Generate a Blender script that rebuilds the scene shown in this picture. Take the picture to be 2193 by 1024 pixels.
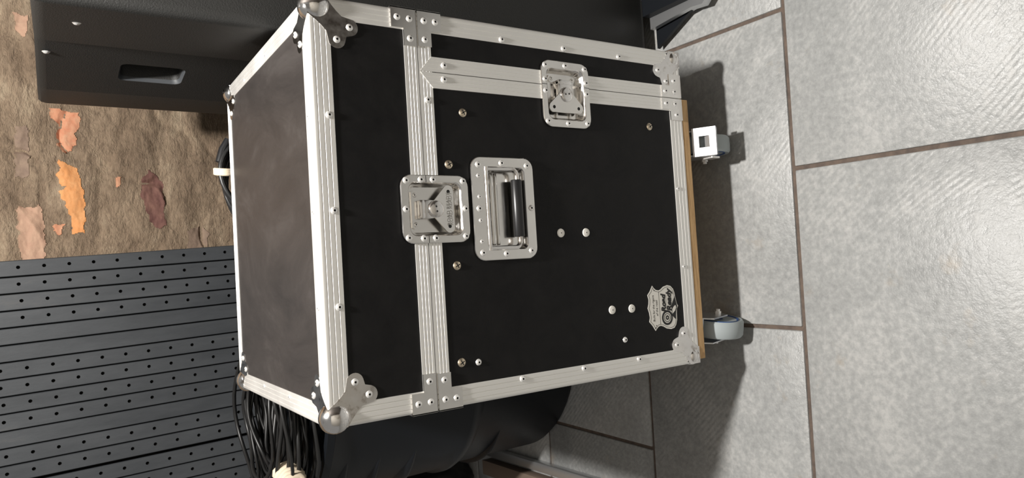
import bpy, bmesh, math, random
from mathutils import Vector, Matrix, noise
random.seed(7)
PI = math.pi
for o in list(bpy.data.objects):
    bpy.data.objects.remove(o)
SC = bpy.context.scene
COL = SC.collection

# ------------------------------------------------------------------ camera
FPX = 1510.45
cam_d = bpy.data.cameras.new('camera')
cam = bpy.data.objects.new('camera', cam_d)
COL.objects.link(cam)
cam_d.sensor_fit = 'HORIZONTAL'
cam_d.sensor_width = 36.0
cam_d.lens = FPX * 36.0 / 2193.0
cam_d.clip_start = 0.02
# the phone was held upright and the picture is stored turned a quarter: image left is up
Rc = (Matrix.Rotation(-0.06567476677, 3, 'Z') @ Matrix.Rotation(0.03122019223, 3, 'Y') @ Matrix.Rotation(0.99149384175, 3, 'X'))
Rc = Rc @ Matrix.Rotation(-PI / 2, 3, 'Z')
cam.matrix_world = Matrix.Translation((0.19975876, -0.91659889, 1.13868369)) @ Rc.to_4x4()
SC.camera = cam

# ------------------------------------------------------------------ world, lamp, exposure
w = bpy.data.worlds.new('world')
SC.world = w
w.use_nodes = True
w.node_tree.nodes['Background'].inputs[0].default_value = (1.0, 0.97, 0.93, 1)
w.node_tree.nodes['Background'].inputs[1].default_value = 0.23
ld = bpy.data.lights.new('ceiling_lamp', 'POINT')
ld.energy = 215
ld.shadow_soft_size = 0.055
ld.color = (1.0, 0.965, 0.92)
lamp = bpy.data.objects.new('ceiling_lamp', ld)
lamp.location = (0.55, -0.21, 2.2)
COL.objects.link(lamp)
SC.view_settings.view_transform = 'Standard'
SC.view_settings.look = 'None'
SC.view_settings.exposure = 0.12
SC.view_settings.gamma = 1.0
SC.view_settings.use_curve_mapping = False


# ------------------------------------------------------------------ materials
def mat(name, col, rough=0.5, metal=0.0, spec=0.5, coat=0.0):
    m = bpy.data.materials.new(name)
    m.use_nodes = True
    b = m.node_tree.nodes['Principled BSDF']
    b.inputs['Base Color'].default_value = (*col, 1)
    b.inputs['Roughness'].default_value = rough
    b.inputs['Metallic'].default_value = metal
    b.inputs['Specular IOR Level'].default_value = spec
    b.inputs['Coat Weight'].default_value = coat
    return m


def nodes(m):
    nt = m.node_tree
    return nt, nt.nodes, nt.links, nt.nodes['Principled BSDF']


def tex_noise(nt, scale, detail=4, rough=0.55, vec=None, dist=0.0):
    n = nt.nodes.new('ShaderNodeTexNoise')
    n.inputs['Scale'].default_value = scale
    n.inputs['Detail'].default_value = detail
    n.inputs['Roughness'].default_value = rough
    n.inputs['Distortion'].default_value = dist
    if vec is not None:
        nt.links.new(vec, n.inputs['Vector'])
    return n


def ramp(nt, fac, stops):
    r = nt.nodes.new('ShaderNodeValToRGB')
    e = r.color_ramp.elements
    while len(e) < len(stops):
        e.new(0.5)
    for i, (p, c) in enumerate(stops):
        e[i].position = p
        e[i].color = (*c, 1) if len(c) == 3 else c
    nt.links.new(fac, r.inputs[0])
    return r


def bump(nt, height, strength, dist, prev=None):
    b = nt.nodes.new('ShaderNodeBump')
    b.inputs['Strength'].default_value = strength
    b.inputs['Distance'].default_value = dist
    nt.links.new(height, b.inputs['Height'])
    if prev is not None:
        nt.links.new(prev, b.inputs['Normal'])
    return b


def obj_coord(nt, scale=(1, 1, 1), rnd=False, rot=(0, 0, 0)):
    tc = nt.nodes.new('ShaderNodeTexCoord')
    mp = nt.nodes.new('ShaderNodeMapping')
    mp.inputs['Scale'].default_value = scale
    mp.inputs['Rotation'].default_value = rot
    src = tc.outputs['Object']
    if rnd:
        oi = nt.nodes.new('ShaderNodeObjectInfo')
        ma = nt.nodes.new('ShaderNodeMath')
        ma.operation = 'MULTIPLY'
        ma.inputs[1].default_value = 37.0
        nt.links.new(oi.outputs['Random'], ma.inputs[0])
        va = nt.nodes.new('ShaderNodeVectorMath')
        va.operation = 'ADD'
        nt.links.new(src, va.inputs[0])
        nt.links.new(ma.outputs[0], va.inputs[1])
        src = va.outputs[0]
    nt.links.new(src, mp.inputs['Vector'])
    return mp.outputs['Vector']


def rough_var(m, scale, lo, hi, vscale=(1, 1, 1), rnd=False):
    nt, ns, lk, b = nodes(m)
    v = obj_coord(nt, vscale, rnd)
    n = tex_noise(nt, scale, 5, 0.6, v)
    mr = ns.new('ShaderNodeMapRange')
    mr.inputs['From Min'].default_value = 0.3
    mr.inputs['From Max'].default_value = 0.7
    mr.inputs['To Min'].default_value = lo
    mr.inputs['To Max'].default_value = hi
    lk.new(n.outputs['Fac'], mr.inputs['Value'])
    lk.new(mr.outputs['Result'], b.inputs['Roughness'])
    return n


M = {}
M['alu'] = mat('brushed_aluminium', (0.90, 0.89, 0.86), 0.42, 0.8)
rough_var(M['alu'], 9, 0.46, 0.60)
M['chrome'] = mat('worn_chrome', (0.80, 0.79, 0.78), 0.14, 1.0)
nt, ns, lk, b = nodes(M['chrome'])
n = rough_var(M['chrome'], 60, 0.05, 0.22)
r = ramp(nt, n.outputs['Fac'], [(0.30, (0.42, 0.38, 0.34)), (0.45, (0.78, 0.76, 0.74)), (1, (0.84, 0.83, 0.82))])
lk.new(r.outputs[0], b.inputs['Base Color'])
M['nickel'] = mat('satin_nickel', (0.84, 0.82, 0.79), 0.24, 1.0)
rough_var(M['nickel'], 40, 0.10, 0.26)
M['rivet'] = mat('rivet_steel', (0.92, 0.91, 0.89), 0.30, 0.6)
M['hole'] = mat('dark_hole', (0.01, 0.01, 0.01), 0.8)
M['brass'] = mat('brass_screw', (0.72, 0.62, 0.48), 0.35, 1.0)

M['laminate'] = mat('black_laminate', (0.012, 0.012, 0.013), 0.45, 0.0, 0.22)
nt, ns, lk, b = nodes(M['laminate'])
v = obj_coord(nt)
n1 = tex_noise(nt, 700, 2, 0.6, v)
n2 = tex_noise(nt, 14, 6, 0.7, v, 0.6)
r = ramp(nt, n2.outputs['Fac'], [(0.32, (0.0035, 0.0035, 0.004)), (0.70, (0.010, 0.0095, 0.0095))])
lk.new(r.outputs[0], b.inputs['Base Color'])
mr = ns.new('ShaderNodeMapRange')
mr.inputs['To Min'].default_value = 0.42
mr.inputs['To Max'].default_value = 0.58
lk.new(n2.outputs['Fac'], mr.inputs['Value'])
lk.new(mr.outputs[0], b.inputs['Roughness'])
bp = bump(nt, n1.outputs['Fac'], 0.25, 0.0006)
lk.new(bp.outputs[0], b.inputs['Normal'])

M['worn_sheen'] = mat('dusty_worn_sheen_laminate', (0.04, 0.036, 0.034), 0.5, 0.0, 0.5)  # dust and scuffs, plus the wall's brown reflected sheen put into the colour
nt, ns, lk, b = nodes(M['worn_sheen'])
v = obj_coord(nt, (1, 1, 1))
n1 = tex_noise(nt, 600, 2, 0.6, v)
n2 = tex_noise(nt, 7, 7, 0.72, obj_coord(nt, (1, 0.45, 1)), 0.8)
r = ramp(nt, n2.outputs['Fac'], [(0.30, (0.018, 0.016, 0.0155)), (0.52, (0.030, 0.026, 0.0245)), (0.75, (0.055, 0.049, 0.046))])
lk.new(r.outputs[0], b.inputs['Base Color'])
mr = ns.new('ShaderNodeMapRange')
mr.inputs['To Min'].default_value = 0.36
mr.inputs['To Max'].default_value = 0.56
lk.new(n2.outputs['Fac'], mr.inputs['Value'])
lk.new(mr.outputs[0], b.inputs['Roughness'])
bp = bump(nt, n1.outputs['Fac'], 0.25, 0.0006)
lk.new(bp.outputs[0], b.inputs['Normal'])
M['oldwood'] = mat('weathered_wood', (0.17, 0.125, 0.095), 0.8)
M['wood'] = mat('plywood_edge', (0.50, 0.29, 0.12), 0.7)
nt, ns, lk, b = nodes(M['wood'])
v = obj_coord(nt, (6, 40, 160))
n1 = tex_noise(nt, 3, 6, 0.7, v, 0.4)
r = ramp(nt, n1.outputs['Fac'], [(0.3, (0.30, 0.165, 0.07)), (0.5, (0.60, 0.38, 0.18)), (0.8, (0.74, 0.52, 0.28))])
lk.new(r.outputs[0], b.inputs['Base Color'])
bp = bump(nt, n1.outputs['Fac'], 0.5, 0.002)
lk.new(bp.outputs[0], b.inputs['Normal'])

M['tyre'] = mat('grey_rubber', (0.36, 0.40, 0.41), 0.6)
M['blue'] = mat('blue_hub', (0.035, 0.085, 0.24), 0.4)
M['zinc'] = mat('zinc_steel', (0.62, 0.63, 0.64), 0.35, 0.9)
M['pedal'] = mat('zinc_pedal', (0.74, 0.75, 0.77), 0.36, 0.6)
M['rubber'] = mat('black_rubber', (0.012, 0.012, 0.013), 0.35)
M['sticker'] = mat('sticker_white', (0.86, 0.84, 0.78), 0.4)
M['ink'] = mat('sticker_ink', (0.012, 0.012, 0.012), 0.5)
M['engrave'] = mat('engraved_mark', (0.25, 0.24, 0.22), 0.5, 0.6)

M['plastic'] = mat('speaker_plastic', (0.022, 0.022, 0.021), 0.55, 0.0, 0.4)
nt, ns, lk, b = nodes(M['plastic'])
v = obj_coord(nt)
n1 = tex_noise(nt, 420, 3, 0.6, v)
bp = bump(nt, n1.outputs['Fac'], 0.5, 0.0015)
lk.new(bp.outputs[0], b.inputs['Normal'])
M['bin'] = mat('bin_plastic', (0.006, 0.0075, 0.010), 0.42, 0.0, 0.35)
M['cable'] = mat('cable_black', (0.012, 0.012, 0.012), 0.38)
M['tape'] = mat('cream_tape', (0.68, 0.58, 0.44), 0.7)
M['gold'] = mat('gold_plug', (0.80, 0.60, 0.28), 0.3, 1.0)

M['slat'] = mat('charcoal_slat', (0.036, 0.040, 0.044), 0.55)
nt, ns, lk, b = nodes(M['slat'])
v = obj_coord(nt, (1, 1, 0.25), True)
n1 = tex_noise(nt, 14, 7, 0.7, v)
r = ramp(nt, n1.outputs['Fac'], [(0.3, (0.034, 0.038, 0.043)), (0.6, (0.054, 0.059, 0.065)), (0.85, (0.10, 0.095, 0.09))])
lk.new(r.outputs[0], b.inputs['Base Color'])
bp = bump(nt, n1.outputs['Fac'], 0.25, 0.004)
lk.new(bp.outputs[0], b.inputs['Normal'])

M['tile'] = mat('grey_floor_tile', (0.32, 0.32, 0.31), 0.45)
nt, ns, lk, b = nodes(M['tile'])
v = obj_coord(nt, (1, 1, 1), True)
nA = tex_noise(nt, 5, 5, 0.6, v, 0.4)
nB = tex_noise(nt, 90, 4, 0.65, v)
nC = tex_noise(nt, 9, 4, 0.7, v)
mx = ns.new('ShaderNodeMath'); mx.operation = 'MULTIPLY_ADD'
mx.inputs[1].default_value = 0.5
lk.new(nA.outputs['Fac'], mx.inputs[0])
m2 = ns.new('ShaderNodeMath'); m2.operation = 'MULTIPLY'; m2.inputs[1].default_value = 0.5
lk.new(nB.outputs['Fac'], m2.inputs[0]); lk.new(m2.outputs[0], mx.inputs[2])
r = ramp(nt, mx.outputs[0], [(0.36, (0.26, 0.265, 0.262)), (0.5, (0.335, 0.34, 0.335)), (0.62, (0.43, 0.43, 0.42))])
r2 = ramp(nt, nC.outputs['Fac'], [(0.62, (0, 0, 0)), (0.80, (1, 1, 1))])
mixc = ns.new('ShaderNodeMix'); mixc.data_type = 'RGBA'
lk.new(r2.outputs[0], mixc.inputs['Factor'])
lk.new(r.outputs[0], mixc.inputs['A'])
mixc.inputs['B'].default_value = (0.34, 0.30, 0.25, 1)
lk.new(mixc.outputs['Result'], b.inputs['Base Color'])
wv = ns.new('ShaderNodeTexWave'); wv.wave_type = 'RINGS'; wv.rings_direction = 'Z'
wv.inputs['Scale'].default_value = 34
wv.inputs['Distortion'].default_value = 1.0
lk.new(v, wv.inputs['Vector'])
msk = ramp(nt, nA.outputs['Fac'], [(0.46, (0, 0, 0)), (0.56, (1, 1, 1))])
mm = ns.new('ShaderNodeMath'); mm.operation = 'MULTIPLY'
lk.new(wv.outputs['Fac'], mm.inputs[0]); lk.new(msk.outputs[0], mm.inputs[1])
b1 = bump(nt, nB.outputs['Fac'], 0.30, 0.004)
b2 = bump(nt, mm.outputs[0], 0.16, 0.002, b1.outputs[0])
lk.new(b2.outputs[0], b.inputs['Normal'])
mr = ns.new('ShaderNodeMapRange')
mr.inputs['To Min'].default_value = 0.26; mr.inputs['To Max'].default_value = 0.52
lk.new(nB.outputs['Fac'], mr.inputs['Value']); lk.new(mr.outputs[0], b.inputs['Roughness'])

M['grout'] = mat('brown_grout', (0.115, 0.085, 0.068), 0.9)
nt, ns, lk, b = nodes(M['grout'])
n1 = tex_noise(nt, 60, 4, 0.6, obj_coord(nt))
r = ramp(nt, n1.outputs['Fac'], [(0.3, (0.085, 0.065, 0.055)), (0.7, (0.15, 0.11, 0.085))])
lk.new(r.outputs[0], b.inputs['Base Color'])

M['mud'] = mat('mud_plaster', (0.30, 0.22, 0.145), 0.9)
nt, ns, lk, b = nodes(M['mud'])
v = obj_coord(nt, (1, 1, 2.0))
nA = tex_noise(nt, 6, 8, 0.68, v, 0.5)
nB = tex_noise(nt, 38, 8, 0.7, v, 0.3)
r = ramp(nt, nA.outputs['Fac'], [(0.30, (0.225, 0.158, 0.105)), (0.46, (0.30, 0.217, 0.146)), (0.58, (0.385, 0.285, 0.195)), (0.72, (0.53, 0.42, 0.295))])
lk.new(r.outputs[0], b.inputs['Base Color'])
nD = tex_noise(nt, 55, 6, 0.75, v, 0.6)
rD = ramp(nt, nD.outputs['Fac'], [(0.34, (0.62, 0.60, 0.58)), (0.52, (1, 1, 1)), (0.70, (1.18, 1.17, 1.15))])
mxD = ns.new('ShaderNodeMix'); mxD.data_type = 'RGBA'; mxD.blend_type = 'MULTIPLY'
mxD.inputs['Factor'].default_value = 0.8
lk.new(r.outputs[0], mxD.inputs['A']); lk.new(rD.outputs[0], mxD.inputs['B'])
lk.new(mxD.outputs['Result'], b.inputs['Base Color'])
b1 = bump(nt, nB.outputs['Fac'], 0.9, 0.018)
lk.new(b1.outputs[0], b.inputs['Normal'])


def brick_mat(name, c1, c2):
    m = mat(name, c1, 0.9)
    nt, ns, lk, b = nodes(m)
    n1 = tex_noise(nt, 24, 6, 0.7, obj_coord(nt))
    r = ramp(nt, n1.outputs['Fac'], [(0.38, c1), (0.68, c2)])
    lk.new(r.outputs[0], b.inputs['Base Color'])
    b1 = bump(nt, n1.outputs['Fac'], 0.5, 0.006)
    lk.new(b1.outputs[0], b.inputs['Normal'])
    return m


M['added_darkwall'] = mat('added_wall_dark', (0.075, 0.065, 0.058), 0.8)
M['added_palewall'] = mat('added_wall_pale', (0.42, 0.40, 0.36), 0.8)
M['br_orange'] = brick_mat('orange_brick', (0.60, 0.25, 0.085), (0.66, 0.33, 0.14))
M['br_salmon'] = brick_mat('salmon_brick', (0.50, 0.20, 0.11), (0.55, 0.31, 0.19))
M['br_purple'] = brick_mat('purple_brick', (0.145, 0.065, 0.055), (0.23, 0.12, 0.09))
M['br_pink'] = brick_mat('pink_brick', (0.40, 0.245, 0.17), (0.47, 0.31, 0.215))
M['br_dull'] = brick_mat('dull_brick', (0.20, 0.14, 0.105), (0.29, 0.21, 0.15))


# ------------------------------------------------------------------ mesh helpers
class MB:
    def __init__(s):
        s.v = []; s.f = []; s.m = []

    def add(s, vs, fs, mi=0):
        k = len(s.v)
        s.v += [tuple(x) for x in vs]
        s.f += [tuple(i + k for i in f) for f in fs]
        s.m += [mi] * len(fs)

    def box(s, a, c, mi=0, ch=0.0):
        x0, y0, z0 = a; x1, y1, z1 = c
        if ch <= 0:
            vs = [(x, y, z) for z in (z0, z1) for y in (y0, y1) for x in (x0, x1)]
            s.add(vs, [(0, 2, 3, 1), (4, 5, 7, 6), (0, 1, 5, 4), (2, 6, 7, 3), (0, 4, 6, 2), (1, 3, 7, 5)], mi)
            return
        bm = bmesh.new()
        bmesh.ops.create_cube(bm, size=1)
        for v in bm.verts:
            v.co = Vector(((x0 + x1) / 2 + v.co.x * (x1 - x0), (y0 + y1) / 2 + v.co.y * (y1 - y0), (z0 + z1) / 2 + v.co.z * (z1 - z0)))
        bmesh.ops.bevel(bm, geom=bm.edges[:], offset=ch, segments=2, affect='EDGES', profile=0.5)
        bm.verts.index_update()
        s.add([v.co for v in bm.verts], [[v.index for v in f.verts] for f in bm.faces], mi)
        bm.free()

    def prism(s, loop, ext, mi=0):
        """loop: list of 3d points, ext: vector"""
        n = len(loop)
        e = Vector(ext)
        vs = [Vector(p) for p in loop] + [Vector(p) + e for p in loop]
        fs = [tuple(range(n))[::-1], tuple(range(n, 2 * n))]
        fs += [(i, (i + 1) % n, n + (i + 1) % n, n + i) for i in range(n)]
        s.add(vs, fs, mi)

    def lathe(s, prof, n=16, mi=0, mis=None, mtx=None):
        """prof: (r, z) list"""
        k = len(s.v)
        vs = []
        for r_, z_ in prof:
            for i in range(n):
                a = 2 * PI * i / n
                p = Vector((r_ * math.cos(a), r_ * math.sin(a), z_))
                vs.append(mtx @ p if mtx else p)
        for j in range(len(prof) - 1):
            s_mi = mis[j] if mis else mi
            fs = [(j * n + i, j * n + (i + 1) % n, (j + 1) * n + (i + 1) % n, (j + 1) * n + i) for i in range(n)]
            s.f += [tuple(q + k for q in f) for f in fs]
            s.m += [s_mi] * n
        s.v += [tuple(x) for x in vs]
        for j, rev in ((0, True), (len(prof) - 1, False)):
            if prof[j][0] > 1e-6:
                f = tuple(k + j * n + i for i in range(n))
                s.f.append(f[::-1] if rev else f)
                s.m.append((mis[0] if rev else mis[-1]) if mis else mi)

    def tube(s, pts, r, n=8, mi=0, closed=False):
        pts = [Vector(p) for p in pts]
        N = len(pts)
        k = len(s.v)
        up = Vector((0.13, 0.21, 0.97)).normalized()
        for i, p in enumerate(pts):
            if closed:
                t = (pts[(i + 1) % N] - pts[i - 1]).normalized()
            else:
                t = (pts[min(i + 1, N - 1)] - pts[max(i - 1, 0)]).normalized()
            a = up - t * up.dot(t)
            if a.length < 1e-3:
                a = Vector((1, 0, 0)) - t * t.x
            a.normalize()
            up = a
            c = t.cross(a)
            for j in range(n):
                q = 2 * PI * j / n
                s.v.append(tuple(p + (a * math.cos(q) + c * math.sin(q)) * r))
        R_ = N if closed else N - 1
        for i in range(R_):
            i2 = (i + 1) % N
            for j in range(n):
                s.f.append((k + i * n + j, k + i * n + (j + 1) % n, k + i2 * n + (j + 1) % n, k + i2 * n + j))
                s.m.append(mi)
        if not closed:
            s.f.append(tuple(k + j for j in range(n))[::-1]); s.m.append(mi)
            s.f.append(tuple(k + (N - 1) * n + j for j in range(n))); s.m.append(mi)

    def mesh(s, name, mats, smooth=False, recalc=True):
        me = bpy.data.meshes.new(name)
        me.from_pydata(s.v, [], s.f)
        for m in (mats if isinstance(mats, (list, tuple)) else [mats]):
            me.materials.append(M[m])
        for p, mi in zip(me.polygons, s.m):
            p.material_index = mi
        if recalc:
            bm = bmesh.new(); bm.from_mesh(me)
            bmesh.ops.recalc_face_normals(bm, faces=bm.faces[:])
            bm.to_mesh(me); bm.free()
        if smooth:
            for p in me.polygons:
                p.use_smooth = True
            me.set_sharp_from_angle(angle=math.radians(smooth if smooth > 1 else 40))
        me.update()
        return me

    def build(s, name, mats, parent=None, smooth=False, mtx=None, recalc=True):
        return link(name, s.mesh(name, mats, smooth, recalc), parent, mtx)


def link(name, me, parent=None, mtx=None):
    o = bpy.data.objects.new(name, me)
    COL.objects.link(o)
    if parent is not None:
        o.parent = parent
    if mtx is not None:
        o.matrix_local = mtx
    return o


def tag(o, label=None, cat=None, group=None, kind=None):
    if label: o['label'] = label
    if cat: o['category'] = cat
    if group: o['group'] = group
    if kind: o['kind'] = kind
    return o


def empty(name, loc=(0, 0, 0)):
    o = bpy.data.objects.new(name, None)
    o.empty_display_size = 0.05
    o.location = loc
    COL.objects.link(o)
    return o


RX = Matrix.Rotation(PI / 2, 4, 'X')


def face_mtx(loc, n):
    """local +Z to the outward normal; n in 'f','t','l','r','b'"""
    R_ = {'f': RX, 't': Matrix.Identity(4), 'l': Matrix.Rotation(-PI / 2, 4, 'Y'), 'r': Matrix.Rotation(PI / 2, 4, 'Y'),
          'b': Matrix.Rotation(-PI / 2, 4, 'X')}[n]
    return Matrix.Translation(loc) @ R_


def rrect(w_, h_, r, n=6, cx=0, cy=0):
    pts = []
    for (sx, sy, a0) in ((1, 1, 0), (-1, 1, PI / 2), (-1, -1, PI), (1, -1, 1.5 * PI)):
        for i in range(n + 1):
            a = a0 + PI / 2 * i / n
            pts.append((cx + sx * (w_ / 2 - r) + r * math.cos(a), cy + sy * (h_ / 2 - r) + r * math.sin(a)))
    return pts


# ================================================================== THE SETTING
floor = empty('floor')
tag(floor, 'grey stone-look floor tiles with brown grout', None, None, 'structure')
ROT = -0.012
TL_, TD_, GR = 0.5885, 0.409, 0.0075
Rf = Matrix.Translation((0.345, -0.127, 0)) @ Matrix.Rotation(ROT, 4, 'Z')
gb = MB()
gb.box((-2.6, -2.6, -0.03), (3.0, 1.62, -0.004))
gb.build('grout_bed', 'grout', floor)
tb = MB()
tb.box((0, 0, -0.012), (TL_ - GR, TD_ - GR, 0.0), 0, 0.0022)
tile_me = tb.mesh('tile', 'tile', 45)
for row in range(-5, 4):
    y0 = row * TD_
    off = 0.0 if row % 2 else -0.2925
    for k in range(-5, 5):
        x0 = off + k * TL_
        o = link('tile', tile_me, floor, Rf @ Matrix.Translation((x0 + GR / 2, y0 + GR / 2, random.uniform(-0.0006, 0.0003))))

# back wall: rough mud plaster with a few bricks showing through
WY = 1.45
def wall_d(x, z):
    d = 0.012 * noise.fractal(Vector((x * 5, 3.1, z * 9)), 0.9, 2.1, 5) + 0.007 * noise.noise(Vector((x * 3, 9.0, z * 22)))
    rdg = abs(noise.noise(Vector((x * 6 + 4.2, 1.7, z * 10))))
    return d - 0.010 * max(0.0, 0.10 - rdg) / 0.10


wb = MB()
X0, X1, Z0, Z1, NX, NZ = -1.6, 2.6, 0.0, 2.4, 420, 260
for j in range(NZ + 1):
    for i in range(NX + 1):
        x = X0 + (X1 - X0) * i / NX; z = Z0 + (Z1 - Z0) * j / NZ
        wb.v.append((x, WY - wall_d(x, z), z))
for j in range(NZ):
    for i in range(NX):
        a = j * (NX + 1) + i
        wb.f.append((a, a + 1, a + NX + 2, a + NX + 1)); wb.m.append(0)
wall = wb.build('wall_back', 'mud', None, 180, None, False)
tag(wall, 'rough mud plastered wall with patches of bare brick', None, None, 'structure')
bricks = [
    ('br_salmon', [(0.729, 1.131), (0.723, 1.054), (0.678, 1.058), (0.662, 1.07), (0.637, 1.067), (0.61, 1.079), (0.601, 1.096), (0.617, 1.112), (0.653, 1.117), (0.68, 1.105), (0.698, 1.132)]),
    ('br_orange', [(0.581, 1.112), (0.578, 1.093), (0.548, 1.064), (0.512, 1.057), (0.459, 1.054), (0.369, 1.055), (0.368, 1.083), (0.415, 1.091), (0.459, 1.101), (0.49, 1.116), (0.507, 1.095), (0.52, 1.117)]),
    ('br_purple', [(0.533, 0.903), (0.556, 0.885), (0.524, 0.848), (0.477, 0.844), (0.43, 0.848), (0.387, 0.843), (0.383, 0.879), (0.43, 0.894), (0.486, 0.908)]),
    ('br_salmon', [(0.393, 1.13), (0.393, 1.105), (0.371, 1.107), (0.362, 1.122), (0.376, 1.131)]),
    ('br_salmon', [(0.532, 0.973), (0.536, 0.957), (0.507, 0.956), (0.506, 0.972)]),
    ('br_dull', [(0.367, 0.781), (0.39, 0.745), (0.366, 0.726), (0.325, 0.728), (0.30, 0.728), (0.30, 0.792)]),
    ('br_pink', [(0.442, 1.214), (0.452, 1.164), (0.424, 1.153), (0.27, 1.151), (0.265, 1.209)]),
    ('br_dull', [(0.665, 1.213), (0.68, 1.184), (0.595, 1.181), (0.531, 1.185), (0.523, 1.215)]),
    ('br_pink', [(0.99, 1.208), (0.99, 1.175), (0.926, 1.173), (0.937, 1.203)]),
]


def inside(px, pz, pl):
    c = False
    for i in range(len(pl)):
        (x1, z1), (x2, z2) = pl[i], pl[i - 1]
        if (z1 > pz) != (z2 > pz) and px < (x2 - x1) * (pz - z1) / (z2 - z1) + x1:
            c = not c
    return c


for bi, (bmn, pl) in enumerate(bricks):
    # a bare brick face nearly flush with the plaster, its outline broken by clinging mortar
    m = MB()
    st_ = 0.0024
    xa, xb = min(p[0] for p in pl) - .01, max(p[0] for p in pl) + .01
    za, zb = min(p[1] for p in pl) - .01, max(p[1] for p in pl) + .01
    nx, nz = int((xb - xa) / st_), int((zb - za) / st_)
    keep = set()
    for i in range(nx):
        for j in range(nz):
            x, z = xa + (i + .5) * st_, za + (j + .5) * st_
            qx = x + 0.010 * noise.noise(Vector((x * 60, bi * 3.3, z * 60)))
            qz = z + 0.008 * noise.noise(Vector((x * 60, bi * 5.7 + 9, z * 60)))
            if inside(qx, qz, pl):
                keep.add((i, j))
    idx = {}

    def vid(i, j, back):
        k = (i, j, back)
        if k not in idx:
            x, z = xa + i * st_, za + j * st_
            idx[k] = len(m.v)
            m.v.append((x, WY + .02 if back else WY - wall_d(x, z) - .0018, z))
        return idx[k]
    for (i, j) in keep:
        m.f.append((vid(i, j, 0), vid(i + 1, j, 0), vid(i + 1, j + 1, 0), vid(i, j + 1, 0))); m.m.append(0)
        for (di, dj, e0, e1) in ((-1, 0, (0, 1), (0, 0)), (1, 0, (1, 0), (1, 1)), (0, -1, (0, 0), (1, 0)), (0, 1, (1, 1), (0, 1))):
            if (i + di, j + dj) not in keep:
                p, q = (i + e0[0], j + e0[1]), (i + e1[0], j + e1[1])
                m.f.append((vid(*q, 0), vid(*p, 0), vid(*p, 1), vid(*q, 1))); m.m.append(0)
    m.build('brick', bmn, wall, 40, None, False)

m = MB()
m.box((-2.6, -2.12, 0), (3.0, -2.02, 2.7))  # added behind the camera for chrome reflections and front bounce light
wf = m.build('added_wall_front', 'added_palewall')
m = MB()
m.box((1.16, -2.02, 0), (1.26, 1.42, 2.7))  # added out of view to darken what the chrome reflects
tag(m.build('added_wall_right', 'added_darkwall'), 'unseen dark wall added right of the loudspeaker to darken chrome reflections', None, None, 'structure')
tag(wf, 'unseen pale wall added facing the case for reflections and bounce light', None, None, 'structure')

# ================================================================== ROAD CASE
B, T, ZS, W, D = 0.14, 0.8425, 0.683, 0.58, 0.522
XS = 0.4915
case = empty('road_case', (0, 0, 0))
tag(case, 'black road case with aluminium edges, chrome ball corners and recessed latches on casters', 'road case')


def leg(w_, n=3):
    p = []
    for i in range(n):
        c = w_ * (i + 1) / (n + 1)
        p += [(c - .0009, 0), (c - .0005, -.0006), (c + .0005, -.0006), (c + .0009, 0)]
    return p


def extr(mb, p0, p1, n1, n2, w1=0.030, w2=0.030, r=0.004, th=0.0022):
    p0, p1, n1, n2 = map(Vector, (p0, p1, n1, n2))
    P1 = lambda d, h: -n2 * d + n1 * h
    P2 = lambda d, h: -n1 * d + n2 * h
    loop = [P1(w1, -th), P1(w1, -.0004), P1(w1 - .0006, 0)] + [P1(d, h) for d, h in reversed(leg(w1))]
    c = -n1 * r - n2 * r
    for i in range(5):
        a = PI / 2 * i / 4
        loop.append(c + n1 * (r * math.cos(a)) + n2 * (r * math.sin(a)))
    loop += [P2(d, h) for d, h in leg(w2)] + [P2(w2 - .0006, 0), P2(w2, -.0004), P2(w2, -th)]
    loop.append(-n1 * th - n2 * th)
    mb.prism([p0 + q for q in loop], p1 - p0)


def strip(mb, p0, p1, n, u, w_, th=0.0022, lift=0.0, cut0=0.0, cut1=0.0, ng=3):
    """flat ridged bar from p0 to p1, its width along u, outward n; cut = mitre at each end"""
    p0, p1, n, u = map(Vector, (p0, p1, n, u))
    t = (p1 - p0).normalized()
    prof = [(0, -th), (0, lift)] + [(d, h + lift) for d, h in leg(w_, ng)] + [(w_, lift), (w_, -th)]
    k = len(prof)
    vs = [p0 + u * d + n * h + t * cut0 * d for d, h in prof] + [p1 + u * d + n * h + t * cut1 * d for d, h in prof]
    mb.add(vs, [tuple(range(k))[::-1], tuple(range(k, 2 * k))] + [(i, (i + 1) % k, k + (i + 1) % k, k + i) for i in range(k)])


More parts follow.
